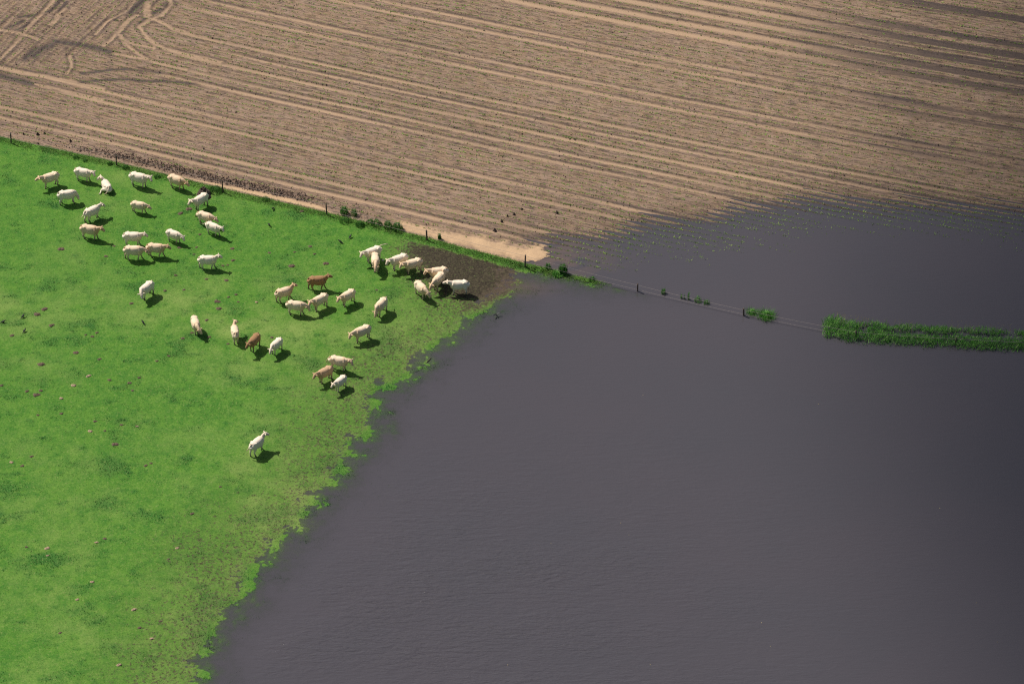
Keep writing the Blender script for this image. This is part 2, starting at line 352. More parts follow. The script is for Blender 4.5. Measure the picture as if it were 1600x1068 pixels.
# land beyond the surveyed plots
M_far = mat_simple('far_land', (.05, .11, .02), (.12, .16, .05), .05, .9, .2)
Vf = [(-4000, -3000, -1.1), (4000, -3000, -1.1), (4000, 6000, -1.1), (-4000, 6000, -1.1)]
tag(mesh_np('ground', Vf, [(0, 1, 2, 3)], M_far), kind='structure')

# grid sampling for placing things
def ground_z(x, y):
    x = np.asarray(x, float); y = np.asarray(y, float)
    i = np.clip(np.round((x-xs[0])/.13).astype(int), 0, nx-1); j = np.clip(np.searchsorted(ss, S_of(x, y)), 0, ns-1)
    return Zg[j*nx+i]
def samp(name, x, y):
    i = np.clip(np.round((x-xs[0])/.13).astype(int), 0, nx-1); j = np.clip(np.searchsorted(ss, S_of(x, y)), 0, ns-1)
    return g[name][j*nx+i]
def GZ(u, v):
    x, y = G(u, v); z = float(ground_z(x, y)); z = max(z, 0.)
    x, y = G(u, v, z); return float(x), float(y), z

# ------------------------------------------------------------------ blades
def blades(P, h, w, lean=.5, tint=None, seed=1):
    """one thin triangle per blade. P (n,3)"""
    r = np.random.default_rng(seed); n = len(P)
    a = r.uniform(0, 2*math.pi, n); b = r.uniform(0, 2*math.pi, n); L = h*lean*r.uniform(.2, 1, n)
    dx, dy = np.cos(a)*w/2, np.sin(a)*w/2
    v0 = P+np.stack([-dx, -dy, -.02+0*dx], 1); v1 = P+np.stack([dx, dy, -.02+0*dx], 1)
    v2 = P+np.stack([np.cos(b)*L, np.sin(b)*L, h], 1)
    V = np.stack([v0, v1, v2], 1).reshape(-1, 3); T = np.arange(3*n).reshape(-1, 3)
    if tint is None: tint = r.uniform(0, 1, n)
    return V, T, np.repeat(np.clip(tint, 0, 1), 3)
def blade_obj(name, parts, mat, parent=None):
    V = np.concatenate([p[0] for p in parts]); off = np.cumsum([0]+[len(p[0]) for p in parts[:-1]])
    T = np.concatenate([p[1]+o for p, o in zip(parts, off)]); t = np.concatenate([p[2] for p in parts])
    return mesh_np(name, V, T, mat, dict(tint=t), smooth=False, parent=parent, tri=True)

# ------------------------------------------------------------------ pasture grass (nobody could count it)
n = 420000
gx = rng.uniform(-62, 18, n); gy = rng.uniform(186, 282, n)
F = gy-np.interp(gx, FENCE[:, 0], FENCE[:, 1]); gz = ground_z(gx, gy); tf = samp('tuft', gx, gy); md = samp('mud', gx, gy); lu = samp('lush', gx, gy)
keep = (F < .15) & (gz > -.07) & (rng.uniform(0, 1, n) > md*1.5-.08) & ((gx < 12))
gx, gy, gz, tf, lu = gx[keep], gy[keep], gz[keep], tf[keep], lu[keep]
hh = (.034+.10*tf)*rng.uniform(.6, 1.4, len(gx)); mid = fbm(gx/2.4, gy/1.7, 17, 4, .6); tint = np.clip(.52+.12*rng.normal(0, 1, len(gx))-.52*tf+.85*(lu-.5)+.80*mid, 0, 1)
parts = [blades(np.stack([gx, gy, gz], 1), hh, .045+.03*rng.uniform(0, 1, len(gx)), .8, tint, 3)]
# long grass of the verge and the drowned shore
n = 26000
t = rng.uniform(0, 1, n); vx = rng.uniform(-62, 8.5, n); off = rng.normal(-.35, .40, n); vy = np.interp(vx, FENCE[:, 0], FENCE[:, 1])+off; vz = ground_z(vx, vy)
k = (off < .22) & (vz > -.10) & (fbm(vx/1.3, vx*0, 5, 2)+.35 > rng.uniform(-.4, .6, n)); parts.append(blades(np.stack([vx, vy, vz], 1)[k], rng.uniform(.05, .15, k.sum()), .06, 2.6, .45+.5*rng.beta(2, 2, k.sum()), 4))
n = 130000
px_ = rng.uniform(-45, 6, n); py_ = rng.uniform(190, 262, n); pz = ground_z(px_, py_); cl = fbm(px_/1.1, py_/.8, 88, 2)
k = (pz < .02) & (pz > -.17) & (cl > .12+1.5*np.abs(pz)) & (py_ < np.interp(px_, FENCE[:, 0], FENCE[:, 1]))
parts.append(blades(np.stack([px_, py_, pz], 1)[k], np.maximum(-pz[k], 0)+rng.uniform(.02, .09, k.sum()), .05, 1.6, rng.beta(2.2, 2.2, k.sum()), 5))
tag(blade_obj('grass', parts, M_grass), 'short bright green grass growing over the pasture and its drowned edge', 'grass', kind='stuff')

# ------------------------------------------------------------------ young maize rows
def maize_pts():
    P = []
    k0, k1 = int(1.8/.8), int(66/.8)
    for k in range(k0, k1):
        x = np.arange(-64, 64, .17)+rng.uniform(-.06, .06, len(np.arange(-64, 64, .17)))
        S = (k-.25)*.8+rng.normal(0, .025, len(x)); P.append(np.stack([x, S+S0+yref(x)], 1))
    P = np.concatenate(P); x, y = P[:, 0], P[:, 1]
    hd = samp('hd', x, y); P = P[hd < .5]
    th = math.radians(64); hx, hy = np.meshgrid(np.arange(-80, 320, .75), np.arange(180, 340, .22)); hx = hx.ravel()-.375*0+rng.normal(0, .04, hx.size); hy = hy.ravel()+rng.uniform(-.06, .06, hy.size)
    x = -hx*math.sin(th)+hy*math.cos(th); y = hx*math.cos(th)+hy*math.sin(th)
    m = (x > -64) & (x < -22) & (y > 270) & (y < 325); x, y = x[m], y[m]; m = samp('hd', x, y) > .5; P = np.concatenate([P, np.stack([x, y], 1)[m]])
    return P
P = maize_pts(); x, y = P[:, 0], P[:, 1]
z = ground_z(x, y); trk = samp('trk', x, y); sd_ = samp('sand', x, y); dfl = samp('df', x, y)
pat = fbm(x/5, y/3, 201, 3); prob = np.clip(.80+.35*pat, .3, .97)*(1-.93*trk)*(1-.95*sd_)*(1-.9*samp('ridge', x, y))
prob = np.where(z < 0, np.clip(1.15-.8*trk, 0, 1)*np.clip(1.6+z*11.0, 0, 1), prob)
k = (rng.uniform(0, 1, len(x)) < prob) & (samp('F', x, y) > 1.2) & (z > -.15) & (dfl > -8)
P = np.stack([x, y, z], 1)[k]; dfl = dfl[k]
def maize_leaves(P, h, seed):
    r = np.random.default_rng(seed); parts = []
    for j in range(4):
        q = P+r.normal(0, .012, P.shape)*[1, 1, 0]; parts.append(blades(q, h*r.uniform(.30, .75, len(P))*(1 if j else 1.4), h*.62, 3.0 if j else .5, r.uniform(0, 1, len(P)), seed+j))
    return parts
inw = (P[:, 2] < -.015) & (P[:, 2] > -.16)
# the clearest of the drowned seedlings stand as things of their own, the nearest first
iw = np.where(inw)[0]; iw = iw[np.argsort(P[iw, 1]+rng.uniform(0, 9, len(iw)))][:300]
rest = np.ones(len(P), bool); rest[iw] = False
Pr = P[rest]; hr = rng.uniform(.115, .19, len(Pr))*(.9+.35*fbm(Pr[:, 0]/4, Pr[:, 1]/3, 9, 2))+np.maximum(-Pr[:, 2], 0)*1.3
tag(blade_obj('maize_seedlings', maize_leaves(Pr, hr, 30), M_maize), 'tiny green maize seedlings in long rows across the brown field', 'seedlings', kind='stuff')
protos = []
for i in range(6):
    pp = maize_leaves(np.zeros((1, 3)), np.array([.17+.012*i]), 90+i*7); pp += maize_leaves(np.array([[.07, .02, 0]]), np.array([.15]), 60+i)
    protos.append(blade_obj('maize_seedling', pp, M_maize))
for i, j in enumerate(iw):
    o = protos[i] if i < 6 else protos[i % 6].copy()
    if i >= 6: COL.objects.link(o)
    s = random.uniform(.85, 1.15)
    o.location = P[j]-0; o.rotation_euler.z = random.uniform(0, 6.28); o.scale = (s, s, s*(1+max(-P[j][2], 0)/.26))
    tag(o, 'small green maize seedling poking out of the flood water along the edge of the field', 'seedling', 'maize seedlings standing in the flood water')

# ------------------------------------------------------------------ tubes
def tube(pts, rw, rh, side=(0, 1, 0), seg=12, sq=1.0):
    """closed tube through pts; rw sideways radius, rh radius across it"""
    P = [Vector(p) for p in pts]; n = len(P); V = []; T = []; s0 = Vector(side)
    for i in range(n):
        t = (P[min(i+1, n-1)]-P[max(i-1, 0)]).normalized(); s = s0-t*s0.dot(t)
        if s.length < 1e-4: s = t.orthogonal()
        s.normalize(); u = t.cross(s)
        for k in range(seg):
            a = 2*math.pi*k/seg; ca, sa = math.cos(a), math.sin(a); V.append(P[i]+s*(rw[i]*math.copysign(abs(ca)**sq, ca))+u*(rh[i]*math.copysign(abs(sa)**sq, sa)))
    for i in range(n-1):
        for k in range(seg): T.append((i*seg+k, i*seg+(k+1) % seg, (i+1)*seg+(k+1) % seg, (i+1)*seg+k))
    c0 = len(V); V.append(P[0].copy()); c1 = len(V); V.append(P[-1].copy())
    for k in range(seg):
        T.append((c0, (k+1) % seg, k)); T.append((c1, (n-1)*seg+k, (n-1)*seg+(k+1) % seg))
    return V, T
def smooth_path(pts, vals, m=4):
    """Catmull-Rom through pts (with values), m steps per span"""
    A = np.array(pts, float); W = np.array(vals, float); A = np.concatenate([A, W], 1); n = len(A); R = []
    for i in range(n-1):
        p0, p1, p2, p3 = A[max(i-1, 0)], A[i], A[i+1], A[min(i+2, n-1)]
        for j in range(m):
            t = j/m; R.append(.5*((2*p1)+(-p0+p2)*t+(2*p0-5*p1+4*p2-p3)*t*t+(-p0+3*p1-3*p2+p3)*t**3))
    R.append(A[-1]); R = np.array(R); return R[:, :3], np.maximum(R[:, 3:], .004)

# ------------------------------------------------------------------ cattle
COATS = {'white': ((.87, .755, .60), (.80, .63, .45), .55), 'cream': ((.84, .67, .47), (.73, .49, .295), .8), 'tanfront': ((.79, .60, .405), (.60, .38, .21), .95),
         'tan': ((.60, .42, .26), (.56, .37, .22), .6), 'brown': ((.34, .19, .085), (.31, .17, .080), .6), 'palebrown': ((.56, .37, .215), (.50, .315, .18), .6)}
def make_cow(name, head='level', hyaw=0, nyaw=0, walk=0.0, tail='down', coat='white', bend=0.0, lying=False, fat=1.07, dirty=.5, pitch=0, seed=0):
    r = random.Random(seed*13+5); segs = []       # (pts, rw, rh, side, tagid)
    zoff = -.62 if lying else 0
    sp = [(-.90, .11, .15, 1.12), (-.865, .20, .25, 1.085), (-.76, .255, .30, 1.05), (-.60, .285, .325, 1.03), (-.42, .290, .335, 1.02), (-.18, .335, .400, .955), (.08, .345, .420, .930), (.30, .320, .410, .940), (.46, .280, .395, .955), (.60, .225, .345, .97), (.72, .15, .24, 1.0), (.79, .07, .12, 1.0)]
    pts, rad = smooth_path([(s[0], 0, s[3]+zoff) for s in sp], [(s[1]*fat, s[2]*(1+.35*(fat-1))) for s in sp], 3)
    segs.append((pts, rad[:, 0], rad[:, 1], (0, 1, 0), 'body'))
    for s in (-1, 1):      # hip bones, shoulder blades and thighs
        segs.append(([(-.56, .17*s, 1.29+zoff), (-.46, .235*s*fat, 1.265+zoff), (-.36, .22*s, 1.22+zoff)], [.07, .085, .05], [.06, .075, .05], (0, 1, 0), 'body'))
        segs.append(([(.40, .14*s, 1.27+zoff), (.45, .22*s*fat, 1.08+zoff), (.50, .20*s*fat, .86+zoff)], [.07, .10, .08], [.10, .16, .12], (0, 1, 0), 'body'))
    EL = {'up': (42, -28), 'level': (17, -38), 'low': (-14, -48), 'graze': (-52, -72), 'lying': (48, -25)}[head]
    a = math.radians(EL[0]+r.uniform(-4, 4)); hp = math.radians(EL[1]+pitch+r.uniform(-5, 5)); ny = math.radians(nyaw); hy = math.radians(nyaw+hyaw)
    B0 = Vector((.26, 0, 1.03+zoff)); B = Vector((.60, 0, 1.07+zoff)); L = .47
    P = B+L*Vector((math.cos(a)*math.cos(ny), math.cos(a)*math.sin(ny), math.sin(a)))
    hd = Vector((math.cos(hp)*math.cos(hy), math.cos(hp)*math.sin(hy), math.sin(hp))); hs = Vector((-math.sin(hy), math.cos(hy), 0))
    mid = B.lerp(P, .5)+Vector((0, 0, .02))
    pts, rad = smooth_path([B0, B, mid, P, P+hd*.08], [(.20, .27), (.190, .265), (.155, .215), (.125, .165), (.09, .11)], 3)
    segs.append((pts, rad[:, 0], rad[:, 1], (0, 1, 0) if abs(nyaw) < 50 else tuple(hs), 'neck'))
    up = hd.cross(hs)*-1 if hd.cross(hs).z < 0 else hd.cross(hs)
    H = [P-hd*.07+up*.02, P+hd*.02+up*.02, P+hd*.14, P+hd*.28-up*.01, P+hd*.38-up*.02, P+hd*.44-up*.025]
    pts, rad = smooth_path(H, [(.085, .075), (.135, .13), (.145, .155), (.112, .125), (.108, .105), (.075, .07)], 3)
    segs.append((pts, rad[:, 0], rad[:, 1], tuple(hs), 'head'))
    for s in (-1, 1):
        e0 = P+hs*(.09*s)+up*.05; e1 = e0+hs*(.13*s)+up*.02-hd*.02; e2 = e0+hs*(.24*s)-up*.02-hd*.03
        segs.append(([e0, e1, e2], [.045, .075, .04], [.034, .038, .03], tuple(hd), 'ear'))
    w = walk
    if not lying:
        for s, ph in ((1, 1), (-1, -1)):
            f = .20*w*ph+r.uniform(-.05, .05); lift = .10*max(0, -w*ph) if abs(w) > .6 else 0
            J = [(.42, .15*s, .98), (.43+.15*f, .165*s, .74), (.45+.45*f, .150*s, .42+lift*.6), (.45+.9*f-.05*lift*4, .145*s, .12+lift), (.475+f-.06*lift*4, .145*s, .035+lift), (.49+f-.06*lift*4, .145*s, .0+lift)]
            pts, rad = smooth_path(J, [(.11, .20), (.100, .145), (.068, .078), (.054, .058), (.068, .074), (.062, .070)], 3); segs.append((pts, rad[:, 0], rad[:, 1], (0, 1, 0), 'leg'))
            f = -.20*w*ph+r.uniform(-.05, .05)
            J = [(-.62, .13*s, 1.02), (-.57+.15*f, .185*s, .76), (-.66+.5*f, .160*s, .50), (-.72+.6*f, .150*s, .42), (-.68+.95*f, .150*s, .11), (-.65+f, .150*s, .035), (-.635+f, .150*s, .0)]
            pts, rad = smooth_path(J, [(.155, .25), (.150, .205), (.084, .105), (.066, .082), (.056, .060), (.070, .076), (.064, .070)], 3); segs.append((pts, rad[:, 0], rad[:, 1], (0, 1, 0), 'leg'))
    else:
        for s in (1, -1):
            J = [(.40, .16*s, .28), (.62, .21*s, .17), (.80, .22*s, .09), (.62, .27*s, .06), (.50, .28*s, .05)]
            pts, rad = smooth_path(J, [(.10, .14), (.085, .10), (.062, .062), (.05, .05), (.055, .055)], 3); segs.append((pts, rad[:, 0], rad[:, 1], (0, 1, 0), 'leg'))
            J = [(-.60, .16*s, .36), (-.30, .30*s+.10, .22), (-.18, .36*s+.18, .12), (-.50, .36*s+.36, .07), (-.56, .40*s+.48, .05)] if s > 0 else [(-.60, .16*s, .36), (-.30, .29*s, .18), (-.45, .33*s, .08), (-.2, .36*s, .06), (-.1, .36*s, .05)]
            pts, rad = smooth_path(J, [(.14, .18), (.13, .16), (.07, .08), (.052, .055), (.058, .06)], 3); segs.append((pts, rad[:, 0], rad[:, 1], (0, 1, 0), 'leg'))
    T0 = Vector((-.80, 0, 1.30+zoff))
    TP = {'down': [(-.905, 0, 1.20), (-.925, .01, .95), (-.915, .02, .68), (-.915, .02, .46)], 'left': [(-.905, .02, 1.20), (-1.0, .10, 1.0), (-1.05, .22, .78), (-1.10, .30, .66)], 'right': [(-.905, -.02, 1.20), (-1.0, -.10, 1.0), (-1.05, -.22, .78), (-1.10, -.30, .66)],
          'back': [(-.92, 0, 1.20), (-1.08, .02, .98), (-1.18, .04, .74), (-1.26, .04, .55)], 'out': [(-.98, 0, 1.36), (-1.20, .02, 1.36), (-1.42, .04, 1.34), (-1.62, .05, 1.30)],
          'swing': [(-.915, 0, 1.20), (-1.06, -.04, 1.06), (-1.22, -.10, .96), (-1.40, -.14, .98)], 'lying': [(-.90, .05, 1.2), (-.93, .18, .95), (-.86, .36, .74), (-.74, .46, .66)]}[tail]
    tp = [T0]+[Vector(p)+Vector((0, 0, zoff)) for p in TP]
    pts, rad = smooth_path(tp, [(.06, .06), (.042, .042), (.034, .034), (.042, .042), (.03, .03)], 4); segs.append((pts, rad[:, 0], rad[:, 1], (0, 1, 0), 'tail'))
    VV = []; TT = []; sk = []; skr = []; skt = []; sku = []
    for pts, rw, rh, sd, tg in segs:
        V, T = tube(pts, rw, rh, sd, 16 if tg == 'body' else 12, .82 if tg == 'body' else 1.0); o = len(VV); VV += V; TT += [tuple(q+o for q in f) for f in T]
        for i, p in enumerate(pts): sk.append(tuple(p)); skr.append((rw[i]+rh[i])/2); skt.append(tg); sku.append(i/max(len(pts)-1, 1))
    me = bpy.data.meshes.new(name); me.from_pydata([tuple(v) for v in VV], [], TT); me.update()
    o = bpy.data.objects.new(name, me); COL.objects.link(o)
    md = o.modifiers.new('r', 'REMESH'); md.mode = 'VOXEL'; md.voxel_size = .026; md.use_smooth_shade = True
    sm = o.modifiers.new('s', 'SMOOTH'); sm.factor = .5; sm.iterations = 5
    ev = o.evaluated_get(bpy.context.evaluated_depsgraph_get()); m2 = bpy.data.meshes.new_from_object(ev); o.modifiers.clear(); o.data = m2; bpy.data.meshes.remove(me); m2.name = name
    nv = len(m2.vertices); co = np.empty(nv*3, np.float32); m2.vertices.foreach_get('co', co); co = co.reshape(-1, 3)
    sk = np.array(sk); skr = np.array(skr); D = np.linalg.norm(co[:, None, :]-sk[None], axis=2)/(skr[None]+.03); bi = D.argmin(1); tg = np.array(skt)[bi]; uu = np.array(sku)[bi]
    c0, c1, fr = COATS[coat]; c0 = np.array(c0); c1 = np.array(c1)
    nz = perlin(co[:, 0]*2.2+seed*7.7, co[:, 2]*2.2+co[:, 1]*1.3, seed)+.5*perlin(co[:, 0]*6, co[:, 2]*6+co[:, 1]*5, seed+1)
    xa = np.where(tg == 'neck', .15+.75*uu, np.where((tg == 'ear') | (tg == 'head'), .9, np.minimum(co[:, 0], .75))); k = np.clip(sst(.0, .85, xa)*fr+.16*nz, 0, 1); k = np.where(tg == 'tail', .8, k)
    c = c0[None]*(1-k[:, None])+c1[None]*k[:, None]
    def blend(m, col):
        nonlocal c; c = c*(1-m[:, None])+np.array(col)[None]*m[:, None]
    leg = (tg == 'leg')
    if not lying: blend(np.where(leg, sst(.50, .12, co[:, 2]+.12*nz)*(.35+.75*dirty), 0), (.10, .075, .06)); blend(np.where(leg, sst(.10, .05, co[:, 2]), 0), (.05, .04, .035))
    blend(np.where((tg == 'head') & (uu > .78), .75, 0), (.50, .36, .31) if coat not in ('brown',) else (.22, .13, .09))
    blend(np.where((tg == 'head') & (uu > .94), .5, 0), (.16, .11, .10))
    for s in (-1, 1):
        eye = np.array(P+hd*.12+hs*(.115*s)+up*.045); blend(sst(.05, .03, np.linalg.norm(co-eye, axis=1)), (.03, .022, .02))
    blend(np.where((tg == 'tail') & (uu > .72), .7, 0), (.20, .15, .11) if r.random() < .5 else (.55, .40, .27))
    blend(np.clip(sst(-.55, -.85, co[:, 0])*(leg | (tg == 'body'))*(.35*dirty)*sst(1.15, .6, co[:, 2]-zoff)+.0, 0, 1)*np.clip(.5+nz, 0, 1), (.24, .18, .13))
    rgba = np.concatenate([np.clip(c, 0, 1), np.ones((nv, 1))], 1).astype(np.float32)
    at = m2.attributes.new('coat', 'FLOAT_COLOR', 'POINT'); at.data.foreach_set('color', rgba.ravel())
    if bend: co[:, 1] += bend*np.sign(co[:, 0]+.1)*np.abs(co[:, 0]+.1)**1.6
    m2.vertices.foreach_set('co', co.ravel().astype(np.float32)); m2.materials.clear(); m2.materials.append(M_cow)
    m2.polygons.foreach_set('use_smooth', np.ones(len(m2.polygons), bool)); m2.update()
    return o

# hind feet, front feet (photo pixels), then pose
COWS = [
 ((90.5, 287.6), (70, 293.5), dict(head='level', hyaw=-8, coat='cream', tail='down', walk=.3, pitch=12), 'cream cow with a tan neck walking left, furthest to the left of the herd'),
 ((121.9, 280.7), (138.6, 283.7), dict(head='level', hyaw=-40, coat='white', walk=.5), 'white cow facing right just above the lying cow, its face turned to the viewer'),
 ((172, 304), (162.5, 288), dict(lying=True, head='lying', nyaw=35, hyaw=45, tail='lying', coat='white'), 'white cow lying down on the grass'),
 ((97.3, 318.6), (113.8, 316.5), dict(head='graze', coat='white', walk=-.4), 'white cow grazing with lowered head, left below the lying cow'),
 ((136.6, 347.5), (152.5, 340), dict(head='level', hyaw=-15, coat='white', tail='swing', walk=.9, dirty=.9), 'white cow walking right with a raised front leg and dark tail swung behind'),
 ((132, 371.5), (150, 373.7), dict(head='level', coat='tanfront', walk=.6), 'cream cow with tan shoulders walking right, below the cow with a raised front leg'),
 ((205.8, 289.3), (228.6, 293.7), dict(head='level', hyaw=-35, coat='white', walk=.4, fat=1.08), 'large white cow near the fence facing right, beside the tan cow with lowered head'),
 ((268.8, 291.8), (283.5, 296.6), dict(head='low', coat='tanfront', walk=.8, pitch=12), 'pale tan cow walking right along the fence with lowered head'),
 ((321.7, 320.6), (308, 328.5), dict(head='level', hyaw=20, nyaw=-25, coat='white', walk=.2, fat=1.05, dirty=.9), 'white cow standing in front of the dark soil mound facing the viewer'),
 ((312.9, 348.8), (329.5, 353), dict(head='low', coat='cream', tail='back', walk=.5, pitch=8), 'cream cow walking right half hidden behind a white one, below the soil mound'),
 ((326, 363.8), (340.5, 369.5), dict(head='level', hyaw=-12, coat='white', tail='swing', walk=.9), 'white cow walking right with its tail flicked back, in front of a cream cow'),
 ((209, 331), (225.7, 333.7), dict(head='low', coat='cream', walk=.8, pitch=10), 'small cream cow alone walking right with its head low'),
 ((195.6, 382.8), (219.7, 382.9), dict(head='level', coat='white', walk=.5), 'white cow walking right, upper of the two standing one above the other'),
 ((266.8, 376.2), (276.9, 379.6), dict(head='low', hyaw=-25, coat='white', walk=.7, pitch=5), 'small white cow walking right, head turned to the viewer beside a bare brown patch'),
 ((236, 400), (252, 401), dict(head='level', coat='tanfront', walk=.9), 'cream cow with tan neck walking right, its rump behind the nose of another'),
 ((196.8, 405), (221.7, 405), dict(head='low', coat='cream', walk=.9, pitch=5), 'cream cow walking right with its lowered head at the rump of the cow in front'),
 ((316, 419.6), (333.5, 419.3), dict(head='up', coat='white', walk=.9), 'white cow alone walking right with its head held up'),
 ((236, 458), (225, 468), dict(head='low', nyaw=35, hyaw=20, coat='white', bend=-.10, walk=.2, dirty=.9), 'white cow alone curving its body towards the viewer with lowered head'),
 ((304, 512), (308.3, 523.5), dict(head='low', nyaw=15, hyaw=15, coat='cream', walk=.2), 'cream cow seen head on grazing left of three others in a loose line'),
 ((369, 537), (367, 526), dict(head='up', nyaw=-20, hyaw=-35, coat='cream', walk=.3), 'cream cow seen from behind with its head raised and turned right'),
 ((403, 539), (393.7, 549.3), dict(head='level', hyaw=-15, coat='brown', walk=.2, dirty=.9), 'brown cow facing the viewer with small pale horn-like ears'),
 ((438, 545), (427.6, 553.8), dict(head='low', coat='white', nyaw=15, walk=.2), 'small white cow with lowered head to the right of the brown one facing the viewer'),
 ((435.8, 472.4), (452, 467), dict(head='up', coat='tanfront', walk=.7), 'pale tan cow walking right with raised head behind a cream cow'),
 ((451.8, 490), (472.8, 491.3), dict(head='low', hyaw=-35, coat='cream', walk=.3, tail='down', fat=1.04, pitch=-5), 'cream cow facing right with lowered head, nose to nose with another cream cow'),
 ((486.5, 452.3), (505, 451.2), dict(head='up', coat='brown', walk=.95, pitch=5), 'brown cow walking right seen from the side'),
 ((508, 477.6), (493.8, 484.8), dict(head='level', hyaw=20, coat='cream', walk=.1, fat=1.02), 'cream cow facing left, nose to nose with a side-on cream cow'),
 ((551, 470.5), (537.5, 478), dict(head='level', hyaw=15, coat='cream', walk=.1), 'cream cow standing alone facing left, right of the side-on brown one'),
 ((602.4, 482.4), (589.6, 496), dict(head='graze', nyaw=5, coat='cream', tail='swing', fat=1.06, walk=.15, pitch=10), 'large cream cow grazing towards the viewer with its tail swung out'),
 ((575.5, 527.5), (557.5, 534), dict(head='low', nyaw=-10, hyaw=25, coat='cream', walk=.2, pitch=-15), 'cream cow alone near the shore with its head bent down, facing left'),
 ((519, 576), (539, 579), dict(head='level', hyaw=-40, coat='cream', tail='back', walk=.2), 'cream cow facing right behind two calves by the water edge'),
 ((517, 590), (500.5, 598), dict(head='level', hyaw=10, coat='palebrown', walk=.2), 'light brown calf facing left beside a white calf at the water edge'),
 ((538, 602.5), (527, 611), dict(head='level', hyaw=-5, coat='white', walk=.1, dirty=.1), 'white calf with clean pink feet nearest the water edge'),
 ((393.6, 713.5), (410, 700), dict(head='up', nyaw=-15, hyaw=-20, coat='white', tail='left', walk=.7), 'white cow far below the herd walking away with its head raised'),
 ((591, 404.5), (576, 409.5), dict(head='level', hyaw=25, coat='white', tail='out', fat=1.05, pitch=-8), 'white cow with its tail stretched straight out behind'),
 ((586, 413.5), (587.8, 425.5), dict(head='low', nyaw=-8, coat='cream', walk=.2, pitch=-5), 'cream cow facing the viewer in front of the one with the stretched tail'),
 ((634, 415.5), (614.6, 422), dict(head='level', hyaw=20, coat='white', walk=.2, pitch=-10), 'white cow facing left, left of the pair near the muddy corner'),
 ((656.6, 423), (636, 427.5), dict(head='level', hyaw=20, coat='cream', walk=.1, pitch=-8), 'pale tan cow facing left, right of the pair near the muddy corner'),
 ((697, 437.5), (675, 439), dict(head='level', hyaw=20, coat='cream', tail='right', walk=.1, pitch=-10), 'pale tan cow at the back of the muddy group facing left'),
 ((692, 442), (679.5, 455.5), dict(head='low', nyaw=-10, coat='cream', walk=.1, fat=1.05), 'cream cow in the middle of the muddy group walking to the viewer with lowered head'),
 ((651.5, 456.5), (664, 468.5), dict(head='low', nyaw=8, coat='cream', walk=.1, pitch=-5), 'cream cow at the left of the muddy group walking to the viewer with lowered head'),
 ((728, 459), (709, 458.5), dict(head='level', coat='white', walk=.1, pitch=22), 'white cow standing side on in the mud facing left with its head stretched forward'),
]
SCALE = {2: 1.0, 11: .84, 13: .86, 20: .92, 21: .86, 9: .92, 10: .88, 30: .92, 31: .82, 26: .92, 25: .96, 14: .96, 16: .96, 19: .92, 18: .95, 22: .95, 1: .93, 3: .97, 6: 1.02, 15: 1.0, 5: 1.0}
for i, (hf, ff, kw, lab) in enumerate(COWS):
    o = make_cow('cow', seed=i, **kw)
    hx, hy, hz = GZ(*hf); fx, fy, fz = GZ(*ff); ang = math.atan2(fy-hy, fx-hx); s = SCALE.get(i, .97)*1.10
    mx, my = (hx+fx)/2+.09*s*math.cos(ang), (hy+fy)/2+.09*s*math.sin(ang)
    o.location = (mx, my, float(ground_z(mx, my))+.005); o.rotation_euler = (0, 0, ang); o.scale = (s*.94, s, s)
    tag(o, lab, 'cow', 'herd of pale cattle grazing by the flood')

# ------------------------------------------------------------------ fence
def multi(name, tubes, mat, parent=None, seg=8):
    VV = []; TT = []
    for pts, r, *rest in tubes:
        rr = r if isinstance(r, (list, tuple)) else [r]*len(pts)
        V, T = tube(pts, rr, rr, (0, 1, 0) if abs((Vector(pts[-1])-Vector(pts[0])).normalized().y) < .9 else (1, 0, 0), seg); o = len(VV); VV += V; TT += [tuple(q+o for q in f) for f in T]
    me = bpy.data.meshes.new(name); me.from_pydata([tuple(v) for v in VV], [], TT); me.materials.append(mat)
    me.polygons.foreach_set('use_smooth', np.ones(len(me.polygons), bool)); me.update()
    o = bpy.data.objects.new(name, me); COL.objects.link(o)
    if parent: o.parent = parent
    return o
def empty(name, loc):
    o = bpy.data.objects.new(name, None); COL.objects.link(o); o.location = loc; o.empty_display_size = .2; return o
fx, fy, fz = GZ(17.5, 223.5)
fence = tag(empty('wire_fence', (0, 0, 0)), 'wire fence on thin weathered posts running from the pasture edge out through the flood water', 'fence')
POSTS = [(-150, 183, 1.3), (17.5, 223.5, 1.22), (182, 258, 1.25), (348.5, 300, 1.4), (510.5, 335.5, 1.3), (667, 375, 1.15), (820.5, 415, 1.25), (996, 454.5, .86), (1162, 492.5, .80), (1337.5, 527.5, .85), (1492.5, 537.5, .80), (1660, 545, .8)]
tops = []
for u, v, h in POSTS:
    x, y, z = GZ(u, v); zb = min(float(ground_z(x, y)), z)-.3; lx, ly = random.uniform(-.05, .05), random.uniform(-.04, .04); rr = random.uniform(.062, .08)
    p = multi('post', [([(x, y, zb), (x, y, z), (x+lx*.5, y+ly*.5, z+h*.5), (x+lx, y+ly, z+h-.03), (x+lx, y+ly, z+h)], [rr*1.05, rr*1.05, rr, rr*.98, rr*.7])], M_wood, fence, 10)
    tops.append((x, y, z, h))
for lo, hi in ((.16, .42), (.70, .95)):
    pts = []
    for i in range(len(tops)-1):
        x0, y0, z0, h0 = tops[i]; x1, y1, z1, h1 = tops[i+1]; f0 = z0+h0*(hi if h0 > 1 else hi*.88) if hi > .5 else z0+h0*(.45 if h0 > 1 else .24); f1 = z1+h1*(hi if h1 > 1 else hi*.88) if hi > .5 else z1+h1*(.45 if h1 > 1 else .24)
        for j in range(8):
            t = j/8; pts.append((x0+(x1-x0)*t, y0+(y1-y0)*t-.075, f0+(f1-f0)*t-.12*4*t*(1-t)*.6))
    multi('wire', [(pts, .010)], M_wire, fence, 6)

